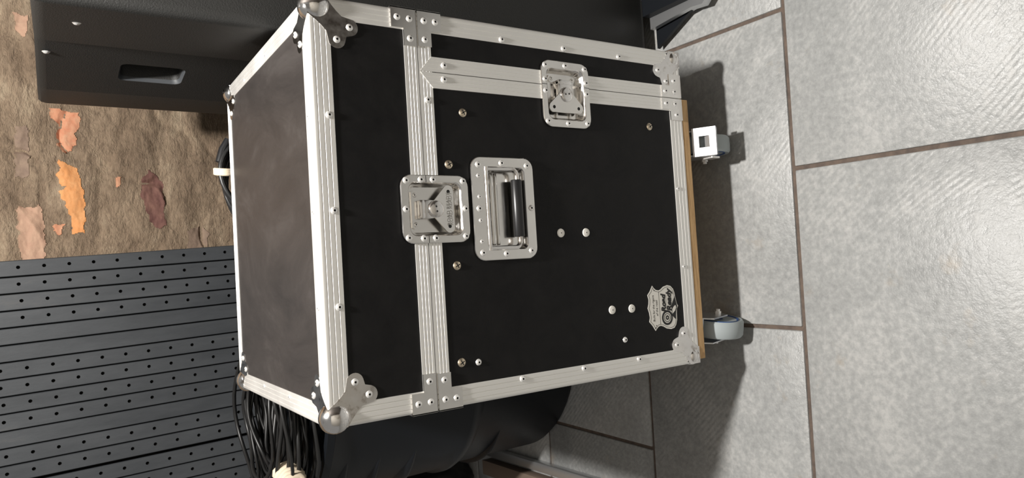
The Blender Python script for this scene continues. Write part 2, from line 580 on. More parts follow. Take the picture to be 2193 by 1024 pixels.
def panel(name, x0, x1, z0, z1, holes, parent, top=True):
    """laminate box whose front has cut-outs for the recessed hardware"""
    e = 0.0014
    mb = MB()
    a = (x0 + e, e, z0 + e); c = (x1 - e, D - e, z1 - e)
    vs = [(x, y, z) for z in (a[2], c[2]) for y in (a[1], c[1]) for x in (a[0], c[0])]
    dz = 0.0155

    def side(ax, val, lo, hi, span, mi=0):
        # a side of the box (x or z constant), notched behind the recess that crosses the joint
        cuts = [(lo, span[0], a[1]), (span[0], span[1], dz), (span[1], hi, a[1])] if span else [(lo, hi, a[1])]
        for p, q, y0 in cuts:
            if ax == 'z':
                mb.add([(p, y0, val), (q, y0, val), (q, c[1], val), (p, c[1], val)], [(0, 1, 2, 3)], mi)
            else:
                mb.add([(val, y0, p), (val, y0, q), (val, c[1], q), (val, c[1], p)], [(0, 1, 2, 3)], mi)
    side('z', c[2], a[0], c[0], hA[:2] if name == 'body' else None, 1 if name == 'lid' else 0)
    side('z', a[2], a[0], c[0], hA[:2] if name == 'lid' else None)
    side('x', a[0], a[2], c[2], hB[2:] if name == 'front_cover' else None)
    side('x', c[0], a[2], c[2], hB[2:] if name == 'body' else None)
    mb.add(vs, [(2, 6, 7, 3)])
    cl = lambda v, lo, hi: max(lo, min(hi, v))
    xs = sorted({a[0], c[0]} | {cl(h[i], a[0], c[0]) for h in holes for i in (0, 1)})
    zz = sorted({a[2], c[2]} | {cl(h[i], a[2], c[2]) for h in holes for i in (2, 3)})
    for i in range(len(xs) - 1):
        for j in range(len(zz) - 1):
            mx_, mz = (xs[i] + xs[i + 1]) / 2, (zz[j] + zz[j + 1]) / 2
            if any(h[0] < mx_ < h[1] and h[2] < mz < h[3] for h in holes):
                continue
            mb.add([(xs[i], a[1], zz[j]), (xs[i + 1], a[1], zz[j]), (xs[i + 1], a[1], zz[j + 1]), (xs[i], a[1], zz[j + 1])], [(0, 1, 2, 3)])
    return mb.build(name, ['laminate', 'worn_sheen'], parent, False, None, False)


LA = (0.289, 0.6685); LB = (0.4775, 0.415); HD = (0.289, 0.5503)
LW, LH, LIW, LIH = 0.099, 0.110, 0.074, 0.082
HW, HH, HIW, HIH = 0.158, 0.114, 0.124, 0.070
hA = (LA[0] - LIW / 2 - .003, LA[0] + LIW / 2 + .003, LA[1] - LIH / 2 - .003, LA[1] + LIH / 2 + .003)
hB = (LB[0] - LIH / 2 - .003, LB[0] + LIH / 2 + .003, LB[1] - LIW / 2 - .003, LB[1] + LIW / 2 + .003)
hH = (HD[0] - HIW / 2 - .003, HD[0] + HIW / 2 + .003, HD[1] - HIH / 2 - .006, HD[1] + HIH / 2 + .003)
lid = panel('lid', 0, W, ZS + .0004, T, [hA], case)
lid['label'] = 'black laminate lid of the case'
body = panel('body', 0, XS, B, ZS - .0004, [hA, hB, hH], case)
body['label'] = 'black laminate case body'
cover = panel('front_cover', XS + .0008, W, B, ZS - .0004, [hB], case)
cover['label'] = 'narrow black removable cover on the right side'

F_, BK, L_, R_, U_, DN = (0, -1, 0), (0, 1, 0), (-1, 0, 0), (1, 0, 0), (0, 0, 1), (0, 0, -1)


def ex(parent, *args, **kw):
    m = MB(); extr(m, *args, **kw)
    return m.build('edge_extrusion', 'alu', parent, 30)


def st(parent, *args, **kw):
    m = MB(); strip(m, *args, **kw)
    return m.build('edge_strip', 'alu', parent)


g = 0.0006
# lid edges
ex(lid, (0.004, 0, T), (W - .004, 0, T), F_, U_)
ex(lid, (0.004, D, T), (W - .004, D, T), BK, U_)
ex(lid, (0, .028, T), (0, D - .028, T), L_, U_)
ex(lid, (W, .028, T), (W, D - .028, T), R_, U_)
for (x, n2) in ((0, L_), (W, R_)):
    for (y, n1) in ((0, F_), (D, BK)):
        ex(lid, (x, y, ZS + g), (x, y, T - .028), n1, n2)
SW = 0.0205
for (xa, xb) in ((0.029, hA[0]), (hA[1], W - .029)):
    st(lid, (xa, 0, ZS + g), (xb, 0, ZS + g), F_, U_, SW)
    st(body, (xa, 0, ZS - g), (min(xb, W - .029), 0, ZS - g), F_, DN, SW + .0008)
st(lid, (0, D - .029, ZS + g), (0, .029, ZS + g), L_, U_, SW)
st(body, (0, D - .029, ZS - g), (0, .029, ZS - g), L_, DN, SW)
# body edges
ex(body, (0, 0, B), (0, 0, ZS - g), F_, L_)
ex(body, (0, D, B), (0, D, ZS - g), BK, L_)
ex(body, (0.004, 0, B), (XS - g, 0, B), F_, DN, 0.033)
ex(body, (0, .004, B), (0, D - .004, B), L_, DN)
ex(cover, (W, 0, B), (W, 0, ZS - g), F_, R_)
ex(cover, (W, D, B), (W, D, ZS - g), BK, R_)
ex(cover, (XS + .001, 0, B), (W - .004, 0, B), F_, DN, 0.033)
# the upright double bar where body and cover meet, mitred to a point at the top
VW = 0.0232
for (za, zb, c1) in ((B + .006, hB[2], 0), (hB[3], ZS - .0025, -0.85)):
    st(body, (XS - g, 0, za), (XS - g, 0, zb), F_, L_, VW, lift=0.0009, cut1=c1)
    st(cover, (XS + g, 0, za), (XS + g, 0, zb), F_, R_, VW - .001, lift=0.0009, cut1=c1)

# ---- rivets and screws
rv = MB()
rv.lathe([(0, .0009), (.0014, .0009), (.0016, .0025), (.0032, .0022), (.0047, .0011), (.0053, -.0004)], 14, 0, [1, 1, 0, 0, 0])
rivet_me = rv.mesh('rivet', ['rivet', 'hole'], 50)
rv = MB()
rv.lathe([(0, .0008), (.0008, .0008), (.0010, .0016), (.0026, .0012), (.0034, .0006), (.0038, -.0004)], 12, 0, [1, 1, 0, 0, 0])
rivet_small_me = rv.mesh('small_rivet', ['rivet', 'hole'], 50)
sv = MB()
sv.lathe([(0, .0026), (.003, .0024), (.0055, .0014), (.0070, -.0004)], 18)
for a in (0, PI / 2):
    c, s_ = math.cos(a + .5), math.sin(a + .5)
    q = [(.0040 * c - .0007 * s_, .0040 * s_ + .0007 * c), (-.0040 * c - .0007 * s_, -.0040 * s_ + .0007 * c), (-.0040 * c + .0007 * s_, -.0040 * s_ - .0007 * c), (.0040 * c + .0007 * s_, .0040 * s_ - .0007 * c)]
    sv.prism([(x, y, .0016) for x, y in q], (0, 0, .0012), 1)
screw_me = sv.mesh('screw', ['brass', 'hole'], 50)
wv_ = MB()
wv_.lathe([(0, .0012), (.0009, .0012), (.001, .0022), (.0030, .0021), (.0068, .0014), (.0075, -.0004)], 18, 0, [1, 1, 0, 0, 0])
washer_me = wv_.mesh('flat_rivet', ['sticker', 'hole'], 50)


def rivet(parent, x, z, y=-0.0002, me=None, name='rivet'):
    return link(name, me or rivet_me, parent, face_mtx((x, y, z), 'f'))


for x in (0.4176, 0.2883, 0.1591):
    rivet(lid, x, 0.8200)
    link('rivet', rivet_small_me, lid, face_mtx((x, 0.0175, T), 't'))
    link('rivet', rivet_small_me, lid, face_mtx((x, D - .0175, T), 't'))
for y in (0.18, 0.333):
    link('rivet', rivet_small_me, lid, face_mtx((0.0217, y, T), 't'))
    link('rivet', rivet_small_me, lid, face_mtx((W - .0217, y + .04, T), 't'))
rivet(body, 0.4495, 0.6709)
for z in (0.5353, 0.413, 0.2908):
    rivet(cover, 0.5557, z)
    rivet(body, 0.0246, z)
rivet(body, 0.323, 0.1661, me=rivet_small_me); rivet(body, 0.1787, 0.1648, me=rivet_small_me)
rivet(cover, 0.5031, 0.6412, -.001); rivet(body, 0.4819, 0.6426, -.001)
for x, z in ((0.4348, 0.6125), (0.3554, 0.6416), (0.205, 0.6375), (0.0624, 0.6393), (0.4354, 0.2264)):
    rivet(body, x, z, .0014, screw_me, 'screw')
for x, z in ((0.2482, 0.4424), (0.2475, 0.3897), (0.1143, 0.3439), (0.1129, 0.2992)):
    rivet(body, x, z, .0014, washer_me, 'flat_rivet')
rivet(body, 0.0595, 0.6109, .0014); rivet(body, 0.061, 0.3191, .0014)


# ---- corner pieces: three bone-shaped plates and a ball
def corner_outline(l1=(0.0575, 0.0385), l2=(0.0385, 0.0575), lr=0.0122):
    half = [(0.0, 0.0), (0.026, 0.0), (0.0285, 0.0035), (0.0335, 0.0105), (0.0395, 0.0175), (0.047, 0.0245)]
    a0, a1 = -1.05, 1.30
    arc = [(l1[0] + lr * math.cos(a0 + (a1 - a0) * i / 8), l1[1] + lr * math.sin(a0 + (a1 - a0) * i / 8)) for i in range(9)]
    mid = [(0.0525, 0.0525)]
    h = half + arc
    mirror = [(y, x) for x, y in reversed(h[1:])]
    return h + mid + mirror


def make_corner(ball_r, ball_c, th=0.0020):
    m = MB()
    out = corner_outline()
    t = th
    m.prism([(x, y, -0.0004) for x, y in out], (0, 0, t))            # on face z (up)
    m.prism([(x, -0.0004, y) for x, y in out], (0, t, 0))            # mirrored below into y face
    m.prism([(-0.0004, x, y) for x, y in out], (t, 0, 0))
    # ball
    if ball_r:
        nu, nv = 24, 14
        k = len(m.v)
        for j in range(nv + 1):
            ph = PI * j / nv
            for i in range(nu):
                th_ = 2 * PI * i / nu
                m.v.append((ball_c + ball_r * math.sin(ph) * math.cos(th_), ball_c + ball_r * math.sin(ph) * math.sin(th_), ball_c + ball_r * math.cos(ph)))
        for j in range(nv):
            for i in range(nu):
                m.f.append((k + j * nu + i, k + j * nu + (i + 1) % nu, k + (j + 1) * nu + (i + 1) % nu, k + (j + 1) * nu + i)); m.m.append(0)
    return m


def corner_at(parent, cx, cy, cz, sx, sy, sz, ball=True, fr=True, name='ball_corner'):
    """sx,sy,sz: direction from the corner into the case"""
    m = make_corner(0.0215, 0.0125) if ball else make_corner(0.0175, 0.0125)
    # plates stick out: local +axis points into the case, plates lie on the outer side
    vs = []
    for (x, y, z) in m.v:
        vs.append((cx + sx * x, cy + sy * y, cz + sz * z))
    m.v = vs
    o = m.build(name, 'chrome', parent, 35)
    lobes = ((0.0575, 0.0385), (0.0385, 0.0575))
    if fr:
        for a, c in lobes:
            if abs(cy) < .1:
                rivet(parent, cx + sx * a, cz + sz * c, -.0003)
            if cz > 0.5:
                link('rivet', rivet_me, parent, face_mtx((cx + sx * a, cy + sy * c, T + .0002), 't'))
    return o


corner_at(lid, 0, 0, T, 1, 1, -1)
corner_at(lid, W, 0, T, -1, 1, -1)
corner_at(lid, 0, D, T, 1, -1, -1)
corner_at(lid, W, D, T, -1, -1, -1)
corner_at(body, 0, 0, B, 1, 1, 1, False, name='corner_brace')
corner_at(cover, W, 0, B, -1, 1, 1, False, name='corner_brace')
corner_at(body, 0, D, B, 1, -1, 1, False, name='corner_brace')


# ---- L clamps at the joints
def clamp(parent, pts, side, rivs):
    m = MB()
    m.prism([(x, -.0022, z) for x, z in pts], (0, .0022, 0))
    xs = [p[0] for p in pts]; zz = [p[1] for p in pts]
    if side == 'l':
        m.box((-.0018, -.0022, min(zz)), (0.0, .020, max(zz)))
    if side == 'r':
        m.box((W, -.0022, min(zz)), (W + .0018, .020, max(zz)))
    m.build('joint_clamp', 'nickel', parent)
    for x, z in rivs:
        rivet(parent, x, z, -.0021)


zt, zb_ = ZS + .0013, ZS - .0013
for s_ in (0, 1):
    X = (lambda x: W - x) if s_ else (lambda x: x)
    sd = 'r' if s_ else 'l'
    up = [(X(-.0015), zt), (X(.054), zt), (X(.054), zt + .020), (X(.0285), zt + .020), (X(.0285), .7232), (X(-.0015), .7232)]
    clamp(lid, up, sd, [(X(.0135), .7135), (X(.0140), .6945), (X(.043), .6945)])
    dn = [(X(-.0015), zb_), (X(.052), zb_), (X(.052), zb_ - .0215), (X(.0285), zb_ - .0215), (X(.0285), .6430), (X(-.0015), .6430)]
    clamp(cover if s_ else body, dn, sd, [(X(.0135), .6530), (X(.0140), .6710), (X(.042), .6710)])
clamp(body, [(XS - .0008, .1425), (XS - .0008, .1937), (.470, .1937), (.470, .173), (.4505, .173), (.4505, .1425)], 'n',
      [(.4808, .1830), (.4808, .1610), (.4605, .1580)])
clamp(cover, [(XS + .0012, .1425), (XS + .0012, .192), (.5145, .192), (.5145, .172), (.536, .172), (.536, .1425)], 'n',
      [(.5035, .1830), (.5035, .1610), (.5240, .1600)])


# ---- recessed dishes
def dish(w_, h_, r, iw, ih, ir, depth, th=0.0022, icx=0, icy=0):
    m = MB()
    n = 6
    o0 = rrect(w_, h_, r, n); o1 = rrect(w_ - .002, h_ - .002, r - .001, n)
    i1 = rrect(iw + .005, ih + .005, ir + .0025, n, icx, icy); i0 = rrect(iw + .001, ih + .001, ir, n, icx, icy)
    fl = rrect(iw - .008, ih - .008, ir - .001, n, icx, icy)
    loops = [[(x, y, -.0012) for x, y in o0], [(x, y, th * .6) for x, y in o0], [(x, y, th) for x, y in o1], [(x, y, th) for x, y in i1],
             [(x, y, th * .2) for x, y in i0], [(x, y, -depth + .004) for x, y in rrect(iw - .003, ih - .003, ir, n, icx, icy)], [(x, y, -depth) for x, y in fl]]
    k = len(o0)
    for lp in loops:
        m.v += lp
    for j in range(len(loops) - 1):
        for i in range(k):
            m.f.append((j * k + i, j * k + (i + 1) % k, (j + 1) * k + (i + 1) % k, (j + 1) * k + i)); m.m.append(0)
    m.f.append(tuple((len(loops) - 1) * k + i for i in range(k))); m.m.append(0)
    return m


def text_mesh(body_, size, matn, shear=0.0, offset=0.0, ext=0.0002, align='CENTER', space=1.0):
    cu = bpy.data.curves.new('lettering', 'FONT')
    cu.body = body_
    cu.size = size
    cu.shear = shear
    cu.offset = offset
    cu.extrude = ext
    cu.align_x = align
    cu.align_y = 'CENTER'
    cu.space_character = space
    cu.resolution_u = 3
    ob = bpy.data.objects.new('lettering_source', cu)
    COL.objects.link(ob)
    dg = bpy.context.evaluated_depsgraph_get()
    me = bpy.data.meshes.new_from_object(ob.evaluated_get(dg))
    bpy.data.objects.remove(ob)
    bpy.data.curves.remove(cu)
    me.materials.clear()
    me.materials.append(M[matn])
    me.name = 'lettering'
    return me


dish_me = dish(LW, LH, 0.017, LIW, LIH, 0.010, 0.0125).mesh('latch', 'nickel', 40)


def latch(parent_case, c, rot, wing_tilt):
    base = Matrix.Translation((c[0], 0, c[1])) @ RX @ Matrix.Rotation(rot, 4, 'Z')
    l = link('latch', dish_me, parent_case, base @ Matrix.Translation((0, 0, .0012)))
    l['label'] = 'chrome recessed butterfly latch'
    zs_l = (ZS - LA[1])          # joint line across the dish, along local x
    for sx in (-1, 1):
        m = MB()
        xa, xb = sorted((sx * (LW / 2 - .0005), sx * (LIW / 2 + .002)))
        m.box((xa, zs_l - .0004, -.001), (xb, zs_l + .0004, .0024))
        m.build('joint_line', 'hole', l)
    # rim rivets
    for x, y in ((-.041, .046), (0, .048), (.041, .046), (.0425, .0225), (-.0425, .0225), (.0425, .0035), (-.0425, .0035), (-.041, -.0465), (0, -.0485), (.041, -.0465)):
        link('rivet', rivet_me, l, Matrix.Translation((x, y, .0020)))
    # keeper plate with two rivets
    k = MB()
    out = [(-.026, .034), (-.028, .030), (-.026, .024), (-.014, .020), (-.011, .012), (.011, .012), (.014, .020), (.026, .024), (.028, .030), (.026, .034)]
    k.prism([(x, y, -.0125) for x, y in out], (0, 0, .0025))
    kp = k.build('keeper_plate', 'nickel', l)
    for sx in (-1, 1):
        link('rivet', rivet_small_me, l, Matrix.Translation((sx * .0215, .0285, -.010)))
    h = MB()
    h.box((-.0135, .0, -.010), (.0135, .024, -.0005), 0, .0018)
    h.box((-.0135, .017, -.011), (.0135, .0255, .0006), 0, .0022)
    h.build('hook', 'chrome', l, 40)
    w_ = MB()
    pts = []
    for cx, cy, r, a0, a1 in ((-.0265, -.0215, .0085, 2.4, 4.5), (0, -.026, .0, 0, 0), (.0265, -.0215, .0085, 4.9, 7.0), (0, -.001, .0135, .25, PI - .25)):
        if r == 0:
            continue
        for i in range(8):
            a = a0 + (a1 - a0) * i / 7
            pts.append((cx + r * math.cos(a), cy + r * math.sin(a)))
    w_.prism([(x, y, 0) for x, y in pts], (0, 0, .0022))
    for sx in (-1, 1):
        w_.lathe([(.0001, .0023), (.0028, .00235), (.0030, .0020)], 12, 1, None, Matrix.Translation((sx * .0255, -.0215, 0)))
    wg = w_.build('butterfly_wing', ['nickel', 'hole'], l, 40, Matrix.Translation((0, 0, -.0008)) @ Matrix.Rotation(wing_tilt, 4, 'X'))
    bs = MB()
    bs.lathe([(.0125, -.011), (.0125, .0018), (.0115, .0032), (.009, .0042), (0, .0044)], 22)
    for (x, y) in ((-.0035, .0), (.0035, .001)):
        bs.lathe([(.0001, .0046), (.0014, .0046), (.0016, .0042)], 10, 1, None, Matrix.Translation((x, y, 0)))
    bs.build('boss', ['chrome', 'hole'], l, 40)
    return l, wg


lt, wing = latch(case, LA, 0, math.radians(3))
tm = text_mesh('ROAD READY', 0.0078, 'engrave')
link('lettering', tm, lt, Matrix.Translation((0, -.0225, .0036)))
l2, wing2 = latch(case, LB, -PI / 2, math.radians(4))
ps = MB()
for sx in (-1, 1):
    ps.box((sx * .014 - .0012, -.038, -.011), (sx * .014 + .0012, -.029, -.0085))
ps.build('stop_pin', 'rivet', l2)

# ---- handle
hd = link('handle', dish(HW, HH, 0.017, HIW, HIH, 0.008, 0.013, icx=0.0, icy=-0.003).mesh('handle', 'nickel', 40), case, face_mtx((HD[0], -.0012, HD[1]), 'f'))
hd['label'] = 'recessed spring handle with black rubber grip'
for x, y in ((-.067, .044), (.067, .044), (-.067, -.045), (.067, -.045), (0, .046), (0, -.049), (-.070, .002), (.070, .002)):
    link('rivet', rivet_me, hd, Matrix.Translation((x, y, .002)))
for x in (-.050, -.018, .018, .050):
    link('rivet', rivet_small_me, hd, Matrix.Translation((x, .0445, .002)))
m = MB()
m.tube([(-.064, .030, .001), (.064, .030, .001)], .0036, 10)
m.build('hinge_rod', 'chrome', hd, 50)
for sx in (-1, 1):
    m = MB()
    pts = [(sx * .061, .030, .001), (sx * .061, .0, .001), (sx * .061, -.016, .001)]
    for i in range(1, 6):
        a = PI / 2 * i / 5
        pts.append((sx * (.061 - .010 * (1 - math.cos(a))), -.016 - .010 * math.sin(a), .001))
    pts.append((sx * .044, -.026, .001))
    m.tube(pts, .0038, 10)
    m.build('bail_arm', 'chrome', hd, 60)
m = MB()
m.lathe([(.0, -.0445), (.0080, -.0445), (.0088, -.043), (.0088, .043), (.0080, .0445), (0, .0445)], 20, 0, None,
        Matrix.Translation((0, -.024, .001)) @ Matrix.Rotation(PI / 2, 4, 'Y'))
m.build('grip', 'rubber', hd, 40)
m = MB()
m.box((-.056, .012, -.0128), (.056, .0185, -.009), 0, .0015)
m.box((-.056, .004, -.0128), (.056, .0085, -.0105), 0, .001)
m.build('spring_cover', 'nickel', hd, 40)
for x in (-.045, -.015, .015, .045):
    link('rivet', rivet_small_me, hd, Matrix.Translation((x, .0225, -.0122)))

# ---- plywood caster board
m = MB()
m.box((.006, .0005, .1245), (XS, D - .004, .1398), 0, .0012)
m.build('caster_board', 'wood', case)


# ---- casters
def caster(px, py, brake, yaw=0.0):
    x = y = 0.0
    c = MB()
    c.box((x - .042, y - .020, .1215), (x + .045, y + .06, .1243), 0, .001)
    c.lathe([(.026, .1215), (.030, .116), (.026, .110), (.0, .110)], 20, 0, None, Matrix.Translation((x, y + .018, 0)))
    root = c.build('caster', 'zinc', case, 40, Matrix.Translation((px, py, 0)) @ Matrix.Rotation(yaw, 4, 'Z'))
    root['label'] = 'swivel caster with grey tyre' + (' and brake pedal' if brake else ' and blue hub')
    f = MB()
    for sx in (-1, 1):
        xo = x + sx * .0235
        out = [(y + .052, .114), (y - .016, .114), (y - .030, .094), (y - .016, .040), (y + .006, .036), (y + .018, .062), (y + .050, .098)]
        f.prism([(xo - .0012, a, b_) for a, b_ in out], (.0024, 0, 0))
    f.box((x - .0245, y - .018, .110), (x + .0245, y + .054, .1135))
    f.build('fork', 'zinc', root)
    wm = MB()
    wm.lathe([(.0395, -.0150), (.0465, -.0165), (.0495, -.0125), (.050, 0), (.0495, .0125), (.0465, .0165), (.0395, .0150)], 40, 0, None,
             Matrix.Translation((x, y, .05)) @ Matrix.Rotation(PI / 2, 4, 'Y'))
    wm.build('tyre', 'tyre', root, 50)
    hm = MB()
    hm.lathe([(.0, -.0145), (.010, -.0155), (.014, -.012), (.032, -.013), (.0398, -.0168), (.0398, .0168), (.032, .013), (.014, .012), (.010, .0155), (0, .0145)], 30, 0, None,
             Matrix.Translation((x, y, .05)) @ Matrix.Rotation(PI / 2, 4, 'Y'))
    hm.build('hub', 'blue', root, 40)
    bm_ = MB()
    bm_.lathe([(0, -.034), (.004, -.034), (.004, -.030), (.0065, -.030), (.0065, -.0248), (.003, -.0248), (.003, .0248), (.0065, .0248), (.0065, .030), (.004, .030), (.004, .034), (0, .034)], 6, 0, None,
              Matrix.Translation((x, y, .05)) @ Matrix.Rotation(PI / 2, 4, 'Y'))
    bm_.build('axle_bolt', 'rivet', root)
    if brake:
        # stamped pedal over the wheel, with a square window and a grey toe lever
        p = MB()
        hw = .0270
        ya, za, yb, zb2 = y - .028, .112, y - .066, .089
        n_ = Vector((0, zb2 - za, -(yb - ya))).normalized() * -1
        if n_.z < 0: n_ = -n_
        P = lambda u, t, h: tuple(Vector((x + u, ya + (yb - ya) * t, za + (zb2 - za) * t)) + n_ * h)
        us = [-hw, -.011, .011, hw]; ts = [0, .28, .72, 1]
        for i in range(3):
            for j in range(3):
                if i == 1 and j == 1:
                    continue
                a = [P(us[i], ts[j], 0), P(us[i + 1], ts[j], 0), P(us[i + 1], ts[j + 1], 0), P(us[i], ts[j + 1], 0)]
                p.prism(a, n_ * .0022)
        for u in (-hw, hw - .002):
            a = [P(u, 0, 0), P(u, 1, 0), P(u, 1, -.010), P(u, 0, -.016)]
            p.prism(a, (.002, 0, 0))
        a = [P(-hw, 1, .002), P(hw, 1, .002), P(hw, 1, -.010), P(-hw, 1, -.010)]
        p.prism(a, (0, .002, 0))
        p.build('brake_pedal', 'pedal', root)
        q = MB()
        a = [P(-.0105, .50, -.004), P(.0105, .50, -.004), P(.0105, .72, .002), P(-.0105, .72, .002)]
        q.prism(a, n_ * -.002)
        q.build('brake_lever', 'zinc', root)
        t = MB()
        t.box((x - hw - .004, y - .052, .066), (x - hw, y - .030, .088), 0, .001)
        t.box((x + hw, y - .05, .07), (x + hw + .003, y - .036, .084), 0, .001)
        t.build('pedal_pivot', 'rivet', root)
    return root


caster(0.057, 0.033, False, math.radians(-9))
caster(0.411, 0.034, True)
caster(0.057, 0.44, False)
caster(0.430, 0.44, False)

# ---- sticker
sh = [(0.1488, 0.2476), (0.1441, 0.2437), (0.1409, 0.2393), (0.1395, 0.2327), (0.1411, 0.2278), (0.1455, 0.2206), (0.1476, 0.2108), (0.1457, 0.2026), (0.1399, 0.1963), (0.1327, 0.1935), (0.1246, 0.1922), (0.1125, 0.1892), (0.1083, 0.1865), (0.1036, 0.1901), (0.0957, 0.1909), (0.0839, 0.1913), (0.0752, 0.1943), (0.0698, 0.1991), (0.0681, 0.2075), (0.0702, 0.2184), (0.0744, 0.2262), (0.0765, 0.2327), (0.0756, 0.2382), (0.0722, 0.2426), (0.0687, 0.2463), (0.078, 0.2527), (0.0855, 0.26), (0.093, 0.2579), (0.1018, 0.2591), (0.1097, 0.2619), (0.1172, 0.259), (0.1249, 0.2582), (0.1328, 0.2605), (0.14, 0.2535)]
scx = sum(p[0] for p in sh) / len(sh); scz = sum(p[1] for p in sh) / len(sh)
loc = [(p[0] - scx, p[1] - scz, 0.0) for p in sh]
m = MB(); m.prism(loc, (0, 0, .0004))
stk = m.build('sticker', 'sticker', case, False, face_mtx((scx, .0013, scz), 'f'))
stk['label'] = 'white shield sticker printed with Road Ready'


def ringline(m, pts, wd, z, closed=True):
    n = len(pts)
    for i in range(n if closed else n - 1):
        a = Vector(pts[i]); c = Vector(pts[(i + 1) % n])
        d = (c - a)
        if d.length < 1e-6: continue
        d.normalize()
        q = Vector((-d.y, d.x)) * wd / 2
        a2 = a - d * wd * .3; c2 = c + d * wd * .3
        m.prism([(a2.x - q.x, a2.y - q.y, z), (c2.x - q.x, c2.y - q.y, z), (c2.x + q.x, c2.y + q.y, z), (a2.x + q.x, a2.y + q.y, z)], (0, 0, .00015))


def S2(x, z):
    return (x - scx, z - scz)


m = MB()
inner = []
for i in range(len(loc)):
    a = Vector(loc[i - 1][:2]); c = Vector(loc[i][:2]); d = Vector(loc[(i + 1) % len(loc)][:2])
    t1 = (c - a).normalized(); t2 = (d - c).normalized()
    nn = (Vector((t1.y, -t1.x)) + Vector((t2.y, -t2.x)))
    nn = nn.normalized() if nn.length > 1e-4 else Vector((0, 0))
    ctr = -c.normalized() * .0001
    if nn.dot(-c) < 0: nn = -nn
    inner.append(tuple(c + nn * .0028))
ringline(m, inner, .0006, .0004)
ringline(m, [S2(.1375, .2333), S2(.0790, .2333)], .0006, .0004, False)
m.build('printed_border', 'ink', stk)
m = MB()
tc = S2(.0895, .2155)


def ring(m, c, r0, r1, z, n=28, mi=0):
    for i in range(n):
        a = 2 * PI * i / n; a2 = 2 * PI * (i + 1) / n
        m.prism([(c[0] + r0 * math.cos(a), c[1] + r0 * math.sin(a), z), (c[0] + r1 * math.cos(a), c[1] + r1 * math.sin(a), z),
                 (c[0] + r1 * math.cos(a2), c[1] + r1 * math.sin(a2), z), (c[0] + r0 * math.cos(a2), c[1] + r0 * math.sin(a2), z)], (0, 0, .00015), mi)


ring(m, tc, .0096, .0135, .0004)
ring(m, tc, .0066, .0078, .0004)
ring(m, tc, .0015, .0042, .0004)
# road below the wheel, with a light stone in it
tri = [S2(.1268, .1941), S2(.1110, .2030), S2(.0930, .2038), S2(.0847, .1948), S2(.1000, .1922), S2(.1080, .1890)]
m.prism([(x, y, .0004) for x, y in tri], (0, 0, .00012))
st_ = [S2(.1035, .2020), S2(.0955, .2020), S2(.1005, .1950), S2(.1065, .1918), S2(.1105, .1935), S2(.1085, .1970)]
m.build('wheel_emblem', 'ink', stk)
m = MB()
m.prism([(x, y, .0005) for x, y in st_], (0, 0, .0002))
m.build('road_stone', 'sticker', stk)
m = MB()
for p in (S2(.1403, .2441), S2(.0776, .2434), S2(.0739, .2458), S2(.1076, .1901)):
    ring(m, p, .0001, .0011, .0004, 8)
m.build('printed_dots', 'ink', stk)
for txt, x, z, sz, sh_, off_ in (('Road', .1155, .2225, .0150, .25, .0008), ('Ready', .1200, .2085, .0160, .25, .0008)):
    link('lettering', text_mesh(txt, sz, 'ink', sh_, off_, .0001), stk, Matrix.Translation((*S2(x, z), .0007)))
for txt, x, z in (('Built for the rigors', .1085, .2478), ('of the road', .1085, .2400)):
    link('lettering', text_mesh(txt, .0062, 'ink', .1, .0, .0001), stk, Matrix.Translation((*S2(x, z), .0005)))

# ================================================================== SPEAKER behind on the right
spk = empty('loudspeaker', (0.85, 0.6, 0))
tag(spk, 'tall black moulded loudspeaker standing behind the road case by the brick wall', 'loudspeaker')
SI = Matrix.Translation((-0.85, -0.6, 0))
SZ0, SZ1 = 0.035, 1.152


def rounded_plan(pts, rads, n=5):
    out = []
    N = len(pts)
    for i in range(N):
        p = Vector(pts[i]); a = Vector(pts[i - 1]); c = Vector(pts[(i + 1) % N])
        r = rads[i]
        if r <= 0:
            out.append(tuple(p)); continue
        u = (a - p).normalized(); v_ = (c - p).normalized()
        for k in range(n + 1):
            t = k / n
            q = (p + u * r) * (1 - t) ** 2 + p * 2 * t * (1 - t) + (p + v_ * r) * t ** 2
            out.append(tuple(q))
    return out


P1, P2, P3, P4 = (0.590, 0.185), (0.648, 0.55), (0.622, 0.80), (0.636, 1.0)
plan = rounded_plan([P1, P2, P3, P4, (1.08, 1.0), (1.11, 0.185)], [0.02, 0.0, 0.0, 0.02, 0.03, 0.03])
iP2 = next(i for i, p in enumerate(plan) if abs(p[0] - P2[0]) < 1e-6 and abs(p[1] - P2[1]) < 1e-6)
iP3 = iP2 + 1
m = MB()
N = len(plan)
ctr = Vector((0.87, 0.6))
lv = [(SZ0 + .0, .985), (SZ0 + .012, 1.0), (SZ1 - .016, 1.0), (SZ1 - .005, .992), (SZ1, .975)]
for z, s_ in lv:
    for p in plan:
        q = ctr + (Vector(p) - ctr) * s_
        m.v.append((q.x, q.y, z))
for j in range(len(lv) - 1):
    for i in range(N):
        if j == 1 and i == iP2:
            continue
        m.f.append((j * N + i, j * N + (i + 1) % N, (j + 1) * N + (i + 1) % N, (j + 1) * N + i)); m.m.append(0)
m.f.append(tuple(range(N))[::-1]); m.m.append(0)
m.f.append(tuple((len(lv) - 1) * N + i for i in range(N))); m.m.append(0)
